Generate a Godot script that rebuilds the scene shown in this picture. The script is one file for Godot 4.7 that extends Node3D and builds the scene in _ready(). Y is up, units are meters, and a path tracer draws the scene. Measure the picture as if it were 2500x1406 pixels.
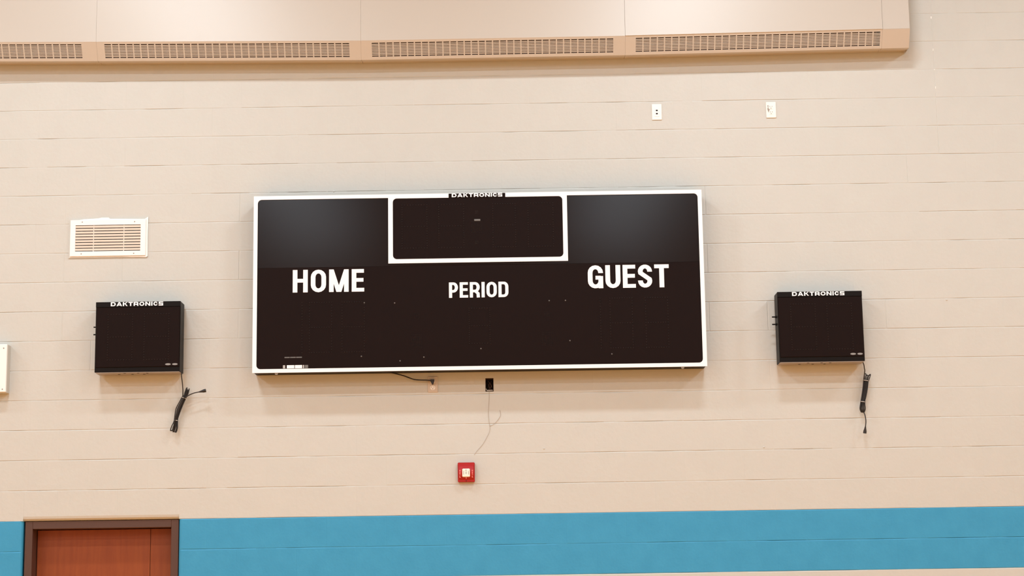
extends Node3D
# A gymnasium end wall of painted concrete blocks with a basketball scoreboard, two shot clocks and a wall convector above.
# Metres, y up; the painted face of the wall is the plane z = 0 and the hall lies towards +z.

const FOCAL := 4476.4            # in pixels of a 2500 x 1406 frame
const LINE0 := 2.235             # height of the bed joint at the top of the blue band
const COURSE := 0.2032
const PITCH := 0.4022
const JOINT0 := -3.0797          # a head joint of the even courses
const DOOR_L := -3.305
const DOOR_R := -2.258
const BOX_HOLE := Rect2(-0.191, 3.062, 0.056, 0.092)          # openings through the blocks: x, y, width, height
const VENT_HOLE := Rect2(-3.0005, 4.0725, 0.447, 0.182)

var M := {}
var taken := {}
var skew := 0.0                  # slope along x of the piece being built
var noise := FastNoiseLite.new()


# ------------------------------------------------------------------ helpers: naming

func numbered(called: String) -> String:
	if not taken.has(called):
		taken[called] = 0
		return called
	taken[called] += 1
	return "%s_%03d" % [called, taken[called]]


func thing(called: String, label: String, category: String, at: Vector3, group := "") -> Node3D:
	var o := Node3D.new()
	o.name = numbered(called)
	add_child(o)
	o.position = at
	o.set_meta("label", label)
	o.set_meta("category", category)
	if group != "":
		o.set_meta("group", group)
	return o


func struct(called: String, at := Vector3.ZERO) -> Node3D:
	var o := Node3D.new()
	o.name = called
	add_child(o)
	o.position = at
	o.set_meta("kind", "structure")
	return o


func tool() -> SurfaceTool:
	var st := SurfaceTool.new()
	st.begin(Mesh.PRIMITIVE_TRIANGLES)
	return st


func part(called: String, st: SurfaceTool, m: Material, parent: Node, label := "") -> MeshInstance3D:
	var o := MeshInstance3D.new()
	o.name = called
	o.mesh = st.commit()
	o.material_override = m
	o.cast_shadow = GeometryInstance3D.SHADOW_CASTING_SETTING_ON
	parent.add_child(o, true)
	if label != "":
		o.set_meta("label", label)
	return o


# ------------------------------------------------------------------ helpers: shapes

func face(st: SurfaceTool, pts: Array, out: Vector3) -> void:
	if skew != 0.0:
		pts = pts.map(func(p): return Vector3(p.x, p.y + skew * p.x, p.z))
	var n := Vector3.ZERO
	for i in range(1, pts.size() - 1):
		n += (pts[i] - pts[0]).cross(pts[i + 1] - pts[0])
	if n.length_squared() < 1e-20:
		return
	n = n.normalized()
	var flip := n.dot(out) < 0.0
	if flip:
		n = -n
	for i in range(1, pts.size() - 1):
		var t := [pts[0], pts[i], pts[i + 1]] if flip else [pts[0], pts[i + 1], pts[i]]
		for p in t:
			st.set_normal(n)
			st.set_uv(Vector2(p.x, p.y))
			st.add_vertex(p)


func box(st: SurfaceTool, lo: Vector3, hi: Vector3, bevel := 0.0) -> void:
	var c := (lo + hi) * 0.5
	var h := (hi - lo) * 0.5
	var b := minf(bevel, minf(h.x, minf(h.y, h.z)) * 0.98)
	var v := func(s: Vector3, axis: int) -> Vector3:
		var p := Vector3.ZERO
		for k in 3:
			p[k] = s[k] * (h[k] if k == axis else h[k] - b)
		return c + p
	for axis in 3:
		var u := (axis + 1) % 3
		var w := (axis + 2) % 3
		for sg in [-1.0, 1.0]:
			var q := []
			for k in [[-1.0, -1.0], [1.0, -1.0], [1.0, 1.0], [-1.0, 1.0]]:
				var s := Vector3.ZERO
				s[axis] = sg
				s[u] = k[0]
				s[w] = k[1]
				q.append(v.call(s, axis))
			var o := Vector3.ZERO
			o[axis] = sg
			face(st, q, o)
	if b <= 0.0:
		return
	for axis in 3:
		var u := (axis + 1) % 3
		var w := (axis + 2) % 3
		for su in [-1.0, 1.0]:
			for sw in [-1.0, 1.0]:
				var s0 := Vector3.ZERO
				s0[u] = su
				s0[w] = sw
				var s1 := s0
				s0[axis] = -1.0
				s1[axis] = 1.0
				var o := Vector3.ZERO
				o[u] = su
				o[w] = sw
				face(st, [v.call(s0, u), v.call(s1, u), v.call(s1, w), v.call(s0, w)], o)
	for sx in [-1.0, 1.0]:
		for sy in [-1.0, 1.0]:
			for sz in [-1.0, 1.0]:
				var s := Vector3(sx, sy, sz)
				face(st, [v.call(s, 0), v.call(s, 1), v.call(s, 2)], s)


# a convex or simple polygon in the x-y plane, pulled from z0 to z1
func plate(st: SurfaceTool, poly: PackedVector2Array, z0: float, z1: float) -> void:
	var idx := Geometry2D.triangulate_polygon(poly)
	for i in range(0, idx.size(), 3):
		var q := []
		var r := []
		for k in 3:
			var p := poly[idx[i + k]]
			q.append(Vector3(p.x, p.y, z1))
			r.append(Vector3(p.x, p.y, z0))
		face(st, q, Vector3.BACK)
		face(st, r, Vector3.FORWARD)
	var cw := Geometry2D.is_polygon_clockwise(poly)
	for i in poly.size():
		var a := poly[i]
		var b := poly[(i + 1) % poly.size()]
		var d := (b - a)
		var o := Vector3(d.y, -d.x, 0.0)
		if cw:
			o = -o
		face(st, [Vector3(a.x, a.y, z0), Vector3(b.x, b.y, z0), Vector3(b.x, b.y, z1), Vector3(a.x, a.y, z1)], o)


func rounded(lo: Vector2, hi: Vector2, r: float, n := 6) -> PackedVector2Array:
	var out := PackedVector2Array()
	var corners := [Vector2(hi.x - r, hi.y - r), Vector2(lo.x + r, hi.y - r), Vector2(lo.x + r, lo.y + r), Vector2(hi.x - r, lo.y + r)]
	for c in 4:
		for i in n + 1:
			var a := (c + float(i) / n) * PI / 2.0
			out.append(corners[c] + Vector2(cos(a), sin(a)) * r)
	return out


# a flat frame: rectangle outside, rounded opening inside
func ring(st: SurfaceTool, lo: Vector2, hi: Vector2, ilo: Vector2, ihi: Vector2, r: float, z0: float, z1: float) -> void:
	var n := 6
	var inner := rounded(ilo, ihi, r, n)
	var oc := [hi, Vector2(lo.x, hi.y), lo, Vector2(hi.x, lo.y)]
	var outer := []
	for c in 4:
		for i in n + 1:
			outer.append(oc[c])
	var k := inner.size()
	for i in k:
		var j := (i + 1) % k
		var a: Vector2 = inner[i]
		var b: Vector2 = inner[j]
		var c: Vector2 = outer[j]
		var d: Vector2 = outer[i]
		face(st, [Vector3(a.x, a.y, z1), Vector3(b.x, b.y, z1), Vector3(c.x, c.y, z1), Vector3(d.x, d.y, z1)], Vector3.BACK)
		var mid := (a + b) * 0.5
		var inward := (ilo + ihi) * 0.5 - mid
		face(st, [Vector3(a.x, a.y, z0), Vector3(b.x, b.y, z0), Vector3(b.x, b.y, z1), Vector3(a.x, a.y, z1)], Vector3(inward.x, inward.y, 0))
		if c != d:
			var outw := (c + d) * 0.5 - (lo + hi) * 0.5
			face(st, [Vector3(c.x, c.y, z0), Vector3(d.x, d.y, z0), Vector3(d.x, d.y, z1), Vector3(c.x, c.y, z1)], Vector3(outw.x, outw.y, 0))


func frame_of(axis: Vector3) -> Array:
	var up := Vector3.UP if absf(axis.dot(Vector3.UP)) < 0.9 else Vector3.RIGHT
	var u := axis.cross(up).normalized()
	return [u, axis.cross(u).normalized()]


# a swept round section, one radius for each point
func tube(st: SurfaceTool, pts: Array, radii: Array, n := 8) -> void:
	var rings := []
	var u := Vector3.ZERO
	for i in pts.size():
		var d: Vector3 = (pts[mini(i + 1, pts.size() - 1)] - pts[maxi(i - 1, 0)]).normalized()
		if i == 0:
			u = frame_of(d)[0]
		else:
			u = (u - d * u.dot(d)).normalized()
		var v := d.cross(u)
		var q := []
		for k in n:
			var a := TAU * k / n
			q.append([pts[i] + (u * cos(a) + v * sin(a)) * radii[mini(i, radii.size() - 1)], u * cos(a) + v * sin(a)])
		rings.append(q)
	for i in pts.size() - 1:
		for k in n:
			var l := (k + 1) % n
			var q := [rings[i][k], rings[i][l], rings[i + 1][l], rings[i + 1][k]]
			var out: Vector3 = q[0][1] + q[1][1]
			var flip: bool = (q[1][0] - q[0][0]).cross(q[2][0] - q[0][0]).dot(out) < 0.0
			for t in ([[0, 1, 2], [0, 2, 3]] if flip else [[0, 2, 1], [0, 3, 2]]):
				for w in t:
					st.set_normal(q[w][1])
					st.set_uv(Vector2(q[w][0].x, q[w][0].y))
					st.add_vertex(q[w][0])
	for e in [0, pts.size() - 1]:
		var q := []
		for k in n:
			q.append(rings[e][k][0])
		var s := 1.0 if e > 0 else -1.0
		var o: Vector3 = (pts[mini(e + 1, pts.size() - 1)] - pts[maxi(e - 1, 0)])
		face(st, q, o * s)


func rod(st: SurfaceTool, a: Vector3, b: Vector3, r: float, n := 10) -> void:
	tube(st, [a, b], [r, r], n)


# a low dome standing on a wall-facing surface
func dome(st: SurfaceTool, c: Vector3, r: float, h: float, n := 6) -> void:
	var apex := c + Vector3(0, 0, h)
	for k in n:
		var a := TAU * k / n
		var b := TAU * (k + 1) / n
		var p := c + Vector3(cos(a), sin(a), 0) * r
		var q := c + Vector3(cos(b), sin(b), 0) * r
		var p2 := c + Vector3(cos(a) * r * 0.6, sin(a) * r * 0.6, h * 0.8)
		var q2 := c + Vector3(cos(b) * r * 0.6, sin(b) * r * 0.6, h * 0.8)
		var o := (p + q) * 0.5 - c + Vector3(0, 0, r)
		face(st, [p, q, q2, p2], o)
		face(st, [p2, q2, apex], o)


func curve(pts: Array, step := 0.006) -> Array:
	var out := []
	for i in pts.size() - 1:
		var p0: Vector3 = pts[maxi(i - 1, 0)]
		var p1: Vector3 = pts[i]
		var p2: Vector3 = pts[i + 1]
		var p3: Vector3 = pts[mini(i + 2, pts.size() - 1)]
		var n := maxi(2, int(ceil(p1.distance_to(p2) / step)))
		for k in n:
			out.append(p1.cubic_interpolate(p2, p0, p3, float(k) / n))
	out.append(pts[-1])
	return out


# ------------------------------------------------------------------ helpers: lettering drawn with broad strokes

func stroke(st: SurfaceTool, pts: Array, closed: bool, sv: float, sh: float, put: Callable, level := false) -> void:
	var n := pts.size()
	var left := []
	var right := []
	for i in n:
		var p: Vector2 = pts[i]
		var a: Vector2 = pts[(i - 1 + n) % n] if closed or i > 0 else p
		var b: Vector2 = pts[(i + 1) % n] if closed or i < n - 1 else p
		var d1 := (p - a).normalized() if a != p else (b - p).normalized()
		var d2 := (b - p).normalized() if b != p else d1
		var n1 := Vector2(-d1.y, d1.x)
		var n2 := Vector2(-d2.y, d2.x)
		var m := (n1 + n2).normalized()
		m /= maxf(0.35, m.dot(n1))
		var off := Vector2(sv, 0.0) * 0.5 if level else Vector2(m.x * sv, m.y * sh) * 0.5
		left.append(p + off)
		right.append(p - off)
	for i in (n if closed else n - 1):
		var j := (i + 1) % n
		var q := [left[i], left[j], right[j], right[i]]
		face(st, [put.call(q[0], 1), put.call(q[1], 1), put.call(q[2], 1), put.call(q[3], 1)], Vector3.BACK)
		for e in [[0, 1], [3, 2]]:
			var o: Vector2 = (q[e[0]] + q[e[1]]) * 0.5 - (pts[i] + pts[j]) * 0.5
			face(st, [put.call(q[e[0]], 0), put.call(q[e[1]], 0), put.call(q[e[1]], 1), put.call(q[e[0]], 1)], Vector3(o.x, o.y, 0))
	if not closed:
		for e in [0, n - 1]:
			var o: Vector2 = pts[0] - pts[1] if e == 0 else pts[n - 1] - pts[n - 2]
			face(st, [put.call(left[e], 0), put.call(right[e], 0), put.call(right[e], 1), put.call(left[e], 1)], Vector3(o.x, o.y, 0))


func arc(c: Vector2, rx: float, ry: float, from: float, to: float, n := 8) -> Array:
	var out := []
	for i in n + 1:
		var a := deg_to_rad(lerpf(from, to, float(i) / n))
		out.append(c + Vector2(cos(a) * rx, sin(a) * ry))
	return out


# strokes of a capital of height 1 and width w: [points, closed]
func capital(ch: String, w: float, sv: float, sh: float) -> Array:
	var a := sv * 0.5
	var b := sh * 0.5
	var rx := w * 0.5 - a
	var ry := minf(rx * 1.05, 0.5 - b)
	var mid := w * 0.5
	var top := 1.0 - b - ry
	var low := b + ry
	match ch:
		"H": return [[[Vector2(a, 0), Vector2(a, 1)], false], [[Vector2(w - a, 0), Vector2(w - a, 1)], false], [[Vector2(a, 0.52), Vector2(w - a, 0.52)], false]]
		"O": return [[arc(Vector2(mid, top), rx, ry, 0, 180) + arc(Vector2(mid, low), rx, ry, 180, 360), true]]
		"M": return [[[Vector2(a, 0), Vector2(a, 1)], false], [[Vector2(w - a, 0), Vector2(w - a, 1)], false], [[Vector2(a, 1), Vector2(mid - a * 0.08, 0)], false, true], [[Vector2(w - a, 1), Vector2(mid + a * 0.08, 0)], false, true]]
		"E": return [[[Vector2(a, 0), Vector2(a, 1)], false], [[Vector2(a, b), Vector2(w, b)], false], [[Vector2(a, 0.52), Vector2(w * 0.94, 0.52)], false], [[Vector2(a, 1 - b), Vector2(w * 0.98, 1 - b)], false]]
		"G": return [[[Vector2(w - a, 0.66)] + arc(Vector2(mid, top), rx, ry, 0, 180) + arc(Vector2(mid, low), rx, ry, 180, 345), false], [[Vector2(w - a, 0.0), Vector2(w - a, 0.53)], false], [[Vector2(w * 0.5, 0.46), Vector2(w - a, 0.46)], false]]
		"C": return [[[Vector2(w - a, 0.64)] + arc(Vector2(mid, top), rx, ry, 0, 180) + arc(Vector2(mid, low), rx, ry, 180, 360) + [Vector2(w - a, 0.36)], false]]
		"U": return [[[Vector2(a, 1)] + arc(Vector2(mid, low), rx, ry, 180, 360) + [Vector2(w - a, 1)], false]]
		"S":
			if w > 0.8:
				return [[[Vector2(w, 1 - b), Vector2(a, 1 - b), Vector2(a, 0.5), Vector2(w - a, 0.5), Vector2(w - a, b), Vector2(0, b)], false]]
			var sy := 0.25 - b * 0.5
			return [[[Vector2(w - a, 0.69)] + arc(Vector2(mid, 1 - b - sy), rx, sy, 0, 200, 10) + arc(Vector2(mid, b + sy), rx, sy, 20, -180, 10) + [Vector2(a, 0.31)], false]]
		"T": return [[[Vector2(mid, 0), Vector2(mid, 1)], false], [[Vector2(0, 1 - b), Vector2(w, 1 - b)], false]]
		"I": return [[[Vector2(mid, 0), Vector2(mid, 1)], false]]
		"P", "R":
			var yb := 0.42
			var rr := (1 - b - yb) * 0.5
			var out := [[[Vector2(a, 0), Vector2(a, 1)], false], [[Vector2(a, 1 - b)] + arc(Vector2(w - a - rr * 0.8, 1 - b - rr), rr * 0.8, rr, 90, -90, 8) + [Vector2(a, yb)], false]]
			if ch == "R":
				out.append([[Vector2(w * 0.56, yb), Vector2(w - a * 1.1, 0.26), Vector2(w - a * 0.95, 0)], false])
			return out
		"D":
			return [[[Vector2(a, 0), Vector2(a, 1)], false], [[Vector2(a, 1 - b), Vector2(w * 0.45, 1 - b)] + arc(Vector2(w - a - rx * 0.9, top), rx * 0.9, ry, 75, 0, 5) + arc(Vector2(w - a - rx * 0.9, low), rx * 0.9, ry, 0, -75, 5) + [Vector2(w * 0.45, b), Vector2(a, b)], false]]
		"A": return [[[Vector2(a, 0), Vector2(mid - a * 0.15, 1)], false, true], [[Vector2(w - a, 0), Vector2(mid + a * 0.15, 1)], false, true], [[Vector2(w * 0.25, 0.27), Vector2(w * 0.75, 0.27)], false]]
		"K": return [[[Vector2(a, 0), Vector2(a, 1)], false], [[Vector2(a * 1.5, 0.42), Vector2(w - a, 1)], false, true], [[Vector2(w * 0.45, 0.62), Vector2(w - a, 0)], false, true]]
		"N": return [[[Vector2(a, 0), Vector2(a, 1)], false], [[Vector2(w - a, 0), Vector2(w - a, 1)], false], [[Vector2(a, 1), Vector2(w - a, 0)], false, true]]
		"F": return [[[Vector2(a, 0), Vector2(a, 1)], false], [[Vector2(a, 0.52), Vector2(w * 0.9, 0.52)], false], [[Vector2(a, 1 - b), Vector2(w, 1 - b)], false]]
	return []


# a word fitted into a rectangle; widths and gaps in units of the letter height, turned by 90 degrees if asked
func word(text: String, widths: Array, gap: float, sv: float, sh: float, lo: Vector2, hi: Vector2, z: float, m: Material, parent: Node, label: String, upright := false) -> MeshInstance3D:
	var st := tool()
	var total := -gap
	for w in widths:
		total += w + gap
	var x := 0.0
	for i in text.length():
		var at := x
		var lift := 0
		var put := func(p: Vector2, k: int) -> Vector3:
			var u := (at + p.x) / total
			if upright:
				return Vector3(lerpf(hi.x, lo.x, p.y), lerpf(lo.y, hi.y, u), z + 0.0008 * k)
			return Vector3(lerpf(lo.x, hi.x, u), lerpf(lo.y, hi.y, p.y), z + 0.0008 * k)
		for s in capital(text[i], widths[i], sv, sh):
			var raised := 0.00006 * lift
			lift += 1
			stroke(st, s[0], s[1], sv, sh, func(p, k): return put.call(p, k) + Vector3(0, 0, raised * k), s.size() > 2)
		x += widths[i] + gap
	return part("lettering", st, m, parent, label)


const MAKER_WIDTHS := [1.2, 1.3, 1.15, 1.05, 1.15, 1.25, 1.2, 0.34, 1.1, 1.05]

func maker_name(lo: Vector2, hi: Vector2, z: float, parent: Node) -> void:
	word("DAKTRONICS", MAKER_WIDTHS, 0.19, 0.31, 0.23, lo, hi, z, M.white, parent, "small wide white capitals along the top edge")


# ------------------------------------------------------------------ materials

func paint(name_: String, c: Color, rough: float, spec := 0.5) -> StandardMaterial3D:
	var m := StandardMaterial3D.new()
	m.resource_name = name_
	m.albedo_color = c
	m.roughness = rough
	m.metallic_specular = spec
	return m


func mottled(name_: String, c: Color, rough: float, spread: float, scale_: float, seed_: int) -> StandardMaterial3D:
	var m := paint(name_, Color.WHITE, rough)
	var f := FastNoiseLite.new()
	f.seed = seed_
	f.noise_type = FastNoiseLite.TYPE_SIMPLEX_SMOOTH
	f.frequency = 0.012
	f.fractal_octaves = 5
	f.fractal_gain = 0.62
	var g := Gradient.new()
	g.set_color(0, c.darkened(spread))
	g.set_color(1, c.lightened(spread * 0.8))
	var t := NoiseTexture2D.new()
	t.width = 512
	t.height = 512
	t.seamless = true
	t.noise = f
	t.color_ramp = g
	m.albedo_texture = t
	m.uv1_triplanar = true
	m.uv1_world_triplanar = true
	m.uv1_scale = Vector3.ONE * scale_
	var fine := FastNoiseLite.new()
	fine.seed = seed_ + 5
	fine.frequency = 0.09
	fine.fractal_octaves = 3
	var nt := NoiseTexture2D.new()
	nt.width = 512
	nt.height = 512
	nt.seamless = true
	nt.noise = fine
	nt.as_normal_map = true
	nt.bump_strength = 2.0
	m.normal_enabled = true
	m.normal_texture = nt
	m.normal_scale = 0.1
	return m


func wood(name_: String, dark: Color, light: Color, rough: float) -> StandardMaterial3D:
	var m := paint(name_, Color.WHITE, rough)
	var f := FastNoiseLite.new()
	f.seed = 71
	f.frequency = 0.03
	f.fractal_octaves = 4
	var img := Image.create(256, 512, false, Image.FORMAT_RGB8)
	for x in 256:
		for y in 512:
			var v := 0.5 + 0.5 * f.get_noise_2d(x * 3.2 + 6.0 * f.get_noise_2d(x * 0.4, y * 0.12), y * 0.11)
			v = clampf(v + 0.12 * f.get_noise_2d(x * 17.0, y * 0.9), 0.0, 1.0)
			img.set_pixel(x, y, dark.lerp(light, v))
	m.albedo_texture = ImageTexture.create_from_image(img)
	m.uv1_triplanar = true
	m.uv1_world_triplanar = true
	m.uv1_scale = Vector3.ONE * 1.1
	return m


func make_materials() -> void:
	M.wall = mottled("cream block paint", Color(0.776, 0.770, 0.742), 0.55, 0.012, 0.55, 3)
	M.blue = mottled("blue block paint", Color(0.19, 0.580, 0.752), 0.5, 0.03, 0.9, 9)
	M.cover = paint("cream enamel", Color(0.755, 0.724, 0.682), 0.29, 0.58)
	M.cover_inside = paint("dusty heating fins", Color(0.62, 0.54, 0.49), 0.5)
	M.black = paint("satin black face", Color(0.09, 0.05, 0.04), 0.17, 0.3)
	M.black_matte = paint("matte black face", Color(0.10, 0.055, 0.044), 0.5, 0.2)
	M.black_cabinet = paint("black cabinet enamel", Color(0.07, 0.05, 0.042), 0.45, 0.25)
	M.led = paint("smoked light emitter", Color(0.125, 0.085, 0.072), 0.4, 0.34)
	M.white = paint("white vinyl", Color(0.955, 0.955, 0.96), 0.55)
	M.white_metal = paint("white enamel", Color(0.945, 0.935, 0.925), 0.45)
	M.louvre = paint("off white enamel", Color(0.90, 0.855, 0.81), 0.5)
	M.plastic = paint("white plastic", Color(0.94, 0.92, 0.90), 0.35)
	M.cream_plastic = paint("cream plastic", Color(0.80, 0.75, 0.70), 0.45)
	M.silver = paint("silver label", Color(0.70, 0.69, 0.68), 0.4)
	M.dull_silver = paint("dull silver label", Color(0.56, 0.55, 0.54), 0.45)
	M.grey = paint("grey label", Color(0.42, 0.41, 0.40), 0.45)
	M.rubber = paint("black rubber cord", Color(0.115, 0.09, 0.08), 0.5)
	M.tie = paint("clear nylon tie", Color(0.80, 0.78, 0.76), 0.4)
	M.red = paint("red plastic", Color(0.66, 0.04, 0.06), 0.35)
	M.red_light = paint("pale red print", Color(0.95, 0.50, 0.48), 0.5)
	M.lens = paint("milky lens", Color(0.95, 0.93, 0.88), 0.15)
	M.dark = paint("dark opening", Color(0.12, 0.09, 0.075), 0.7)
	M.smudge = paint("grey smudged plastic", Color(0.60, 0.56, 0.52), 0.5)
	M.steel = paint("galvanised steel", Color(0.62, 0.60, 0.58), 0.45)
	M.steel.metallic = 0.3
	M.rusty_steel = paint("brown stained steel", Color(0.40, 0.32, 0.27), 0.6)
	M.aluminium = paint("bare aluminium", Color(0.66, 0.63, 0.61), 0.5)
	M.aluminium.metallic = 0.35
	M.frame_brown = paint("brown door frame enamel", Color(0.315, 0.205, 0.165), 0.5)
	M.veneer = wood("red brown veneer", Color(0.50, 0.205, 0.03), Color(0.57, 0.27, 0.075), 0.5)
	M.string = paint("dusty string", Color(0.70, 0.63, 0.56), 0.8)
	M.maple = wood("varnished maple", Color(0.93, 0.60, 0.24), Color(0.97, 0.70, 0.34), 0.35)
	M.ceiling = paint("white ceiling paint", Color(0.55, 0.54, 0.53), 0.8)
	M.hall = paint("cream wall paint", Color(0.90, 0.85, 0.78), 0.6)
	M.glow = paint("lit diffuser", Color(0.9, 0.9, 0.9), 0.5)
	M.glow.emission_enabled = true
	M.glow.emission = LAMP_COLOR
	M.glow.emission_energy_multiplier = 2.5


# ------------------------------------------------------------------ light

func set_camera() -> void:
	var cam := Camera3D.new()
	cam.name = "camera"
	add_child(cam)
	var pitch := 0.17377
	var roll := -0.01509
	var fwd := Vector3(0, sin(pitch), -cos(pitch))
	var right := Vector3.RIGHT
	var up := right.cross(fwd)
	var r2 := right * cos(roll) + up * sin(roll)
	var u2 := up * cos(roll) - right * sin(roll)
	cam.transform = Transform3D(Basis(r2, u2, -fwd), Vector3(0, 1.6, 12.383))
	cam.keep_aspect = Camera3D.KEEP_HEIGHT
	cam.fov = rad_to_deg(2.0 * atan(703.0 / FOCAL))
	cam.near = 0.05
	cam.far = 100.0
	cam.current = true


func set_environment() -> void:
	var e := Environment.new()
	e.background_mode = Environment.BG_COLOR
	e.background_color = Color(0, 0, 0)
	e.tonemap_mode = Environment.TONE_MAPPER_LINEAR
	e.tonemap_exposure = 1.0
	e.sdfgi_enabled = true
	e.ssao_enabled = true
	e.ssil_enabled = true
	var w := WorldEnvironment.new()
	w.name = "environment"
	w.environment = e
	add_child(w)


const LAMP_X := [-7.6, -3.0, 1.6, 6.2]
const LAMP_Z := [2.65, 5.3, 8.6, 11.9, 15.2]
const LAMP_Y := 7.42
const LAMP_SIZE := Vector2(1.0, 0.3)
const CEILING := 8.3
const HALL_END := 18.6
const LAMP_ENERGY := 10.4
const LAMP_COLOR := Color(0.915, 0.965, 1.0)

func hall_lights() -> void:
	for z in LAMP_Z:
		for x in LAMP_X:
			var t := thing("ceiling_light", "long white hall lamp hung from the ceiling, above the view", "light", Vector3(x, LAMP_Y, z), "hall lamps in rows under the ceiling")
			var hx := LAMP_SIZE.x * 0.5
			var hz := LAMP_SIZE.y * 0.5
			var st := tool()
			box(st, Vector3(-hx - 0.03, 0.012, -hz - 0.03), Vector3(hx + 0.03, 0.09, hz + 0.03), 0.012)
			part("housing", st, M.white_metal, t)
			st = tool()
			box(st, Vector3(-hx, 0.0, -hz), Vector3(hx, 0.014, hz))
			part("diffuser", st, M.glow, t)
			for s in [-0.4, 0.4]:
				st = tool()
				rod(st, Vector3(s, 0.085, 0), Vector3(s, CEILING - LAMP_Y + 0.004, 0), 0.006)
				part("hanger", st, M.steel, t)
			var l := AreaLight3D.new()
			l.name = "glow_light"
			l.area_size = LAMP_SIZE
			l.area_normalize_energy = true
			l.light_energy = LAMP_ENERGY
			l.light_color = LAMP_COLOR
			l.shadow_enabled = true
			l.area_range = 45.0
			l.area_attenuation = 2.0
			t.add_child(l)
			l.position = Vector3(0, -0.004, 0)
			l.rotation.x = -PI / 2.0


# ------------------------------------------------------------------ the block wall

func bed_depth(line: int, x: float) -> float:
	var n := noise.get_noise_2d(x * 60.0, line * 91.7)
	return 0.0020 * clampf(0.9 + 1.6 * n, 0.05, 1.6)


# one block: the cell x0..x1, y0..y1, with worn edges that run down into the joints
func block(st: SurfaceTool, x0: float, x1: float, r: int, o: Dictionary, rng: RandomNumberGenerator) -> void:
	var y0: float = LINE0 + r * COURSE
	var y1: float = y0 + COURSE
	var ch := 0.0045
	var ch_low := 0.003      # the lower arris is crisp
	var ch_top := 0.007      # the upper one runs out into the tooled joint
	var dl: float = o.get("dl", 0.0002)
	var dr: float = o.get("dr", 0.0002)
	var xs := []
	if o.has("bull_l"):
		var br: float = o.bull_l
		xs += [[x0, -br], [x0 + br * 0.134, -br * 0.5], [x0 + br * 0.5, -br * 0.134], [x0 + br, 0.0]]
	else:
		xs += [[x0, -dl], [x0 + ch, 0.0]]
	var inner := 3
	for i in range(1, inner):
		xs.append([lerpf(x0, x1, float(i) / inner), 0.0])
	if o.has("bull_r"):
		var br: float = o.bull_r
		xs += [[x1 - br, 0.0], [x1 - br * 0.5, -br * 0.134], [x1 - br * 0.134, -br * 0.5], [x1, -br]]
	else:
		xs += [[x1 - ch, 0.0], [x1, -dr]]
	var ys := []
	if o.has("bull_b"):
		var br: float = o.bull_b
		ys += [[y0, -br], [y0 + br * 0.134, -br * 0.5], [y0 + br * 0.5, -br * 0.134], [y0 + br, 0.0]]
	else:
		ys += [[y0, -1.0], [y0 + ch_low, 0.0]]
	ys += [[y1 - ch_top, 0.0], [y1, -2.0]]
	var hole: Rect2 = o.get("hole", Rect2())
	if hole.size.x > 0.0:
		for e in [hole.position.x, hole.end.x]:
			if e > x0 + 0.01 and e < x1 - 0.01:
				xs.append([e, 0.0])
		for e in [hole.position.y, hole.end.y]:
			ys.append([e, 0.0])
		xs.sort_custom(func(a, b): return a[0] < b[0])
		ys.sort_custom(func(a, b): return a[0] < b[0])
	var lift := rng.randf_range(-0.0003, 0.0003)
	var grid := []
	for yy in ys:
		var row := []
		for xx in xs:
			var z: float = xx[1]
			if yy[1] == -1.0:
				z = minf(z, -bed_depth(r, xx[0]))
			elif yy[1] == -2.0:
				z = minf(z, -bed_depth(r + 1, xx[0]))
			else:
				z = minf(z, yy[1])
			if z == 0.0:
				z = lift
			row.append(Vector3(xx[0], yy[0], z))
		grid.append(row)
	for j in ys.size() - 1:
		for i in xs.size() - 1:
			if hole.size.x > 0.0 and hole.has_point(Vector2((xs[i][0] + xs[i + 1][0]) * 0.5, (ys[j][0] + ys[j + 1][0]) * 0.5)):
				continue
			face(st, [grid[j][i], grid[j][i + 1], grid[j + 1][i + 1], grid[j + 1][i]], Vector3.BACK)
	var zb := -0.06
	var c := [grid[0][0], grid[0][-1], grid[-1][-1], grid[-1][0]]
	var outs := [Vector3.DOWN, Vector3.RIGHT, Vector3.UP, Vector3.LEFT]
	for i in 4:
		if hole.size.x > 0.0 and ((i == 1 and hole.end.x > x1 - 0.001) or (i == 3 and hole.position.x < x0 + 0.001)):
			continue         # the opening runs on into the next block
		var a: Vector3 = c[i]
		var b: Vector3 = c[(i + 1) % 4]
		face(st, [a, b, Vector3(b.x, b.y, zb), Vector3(a.x, a.y, zb)], outs[i])


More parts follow.
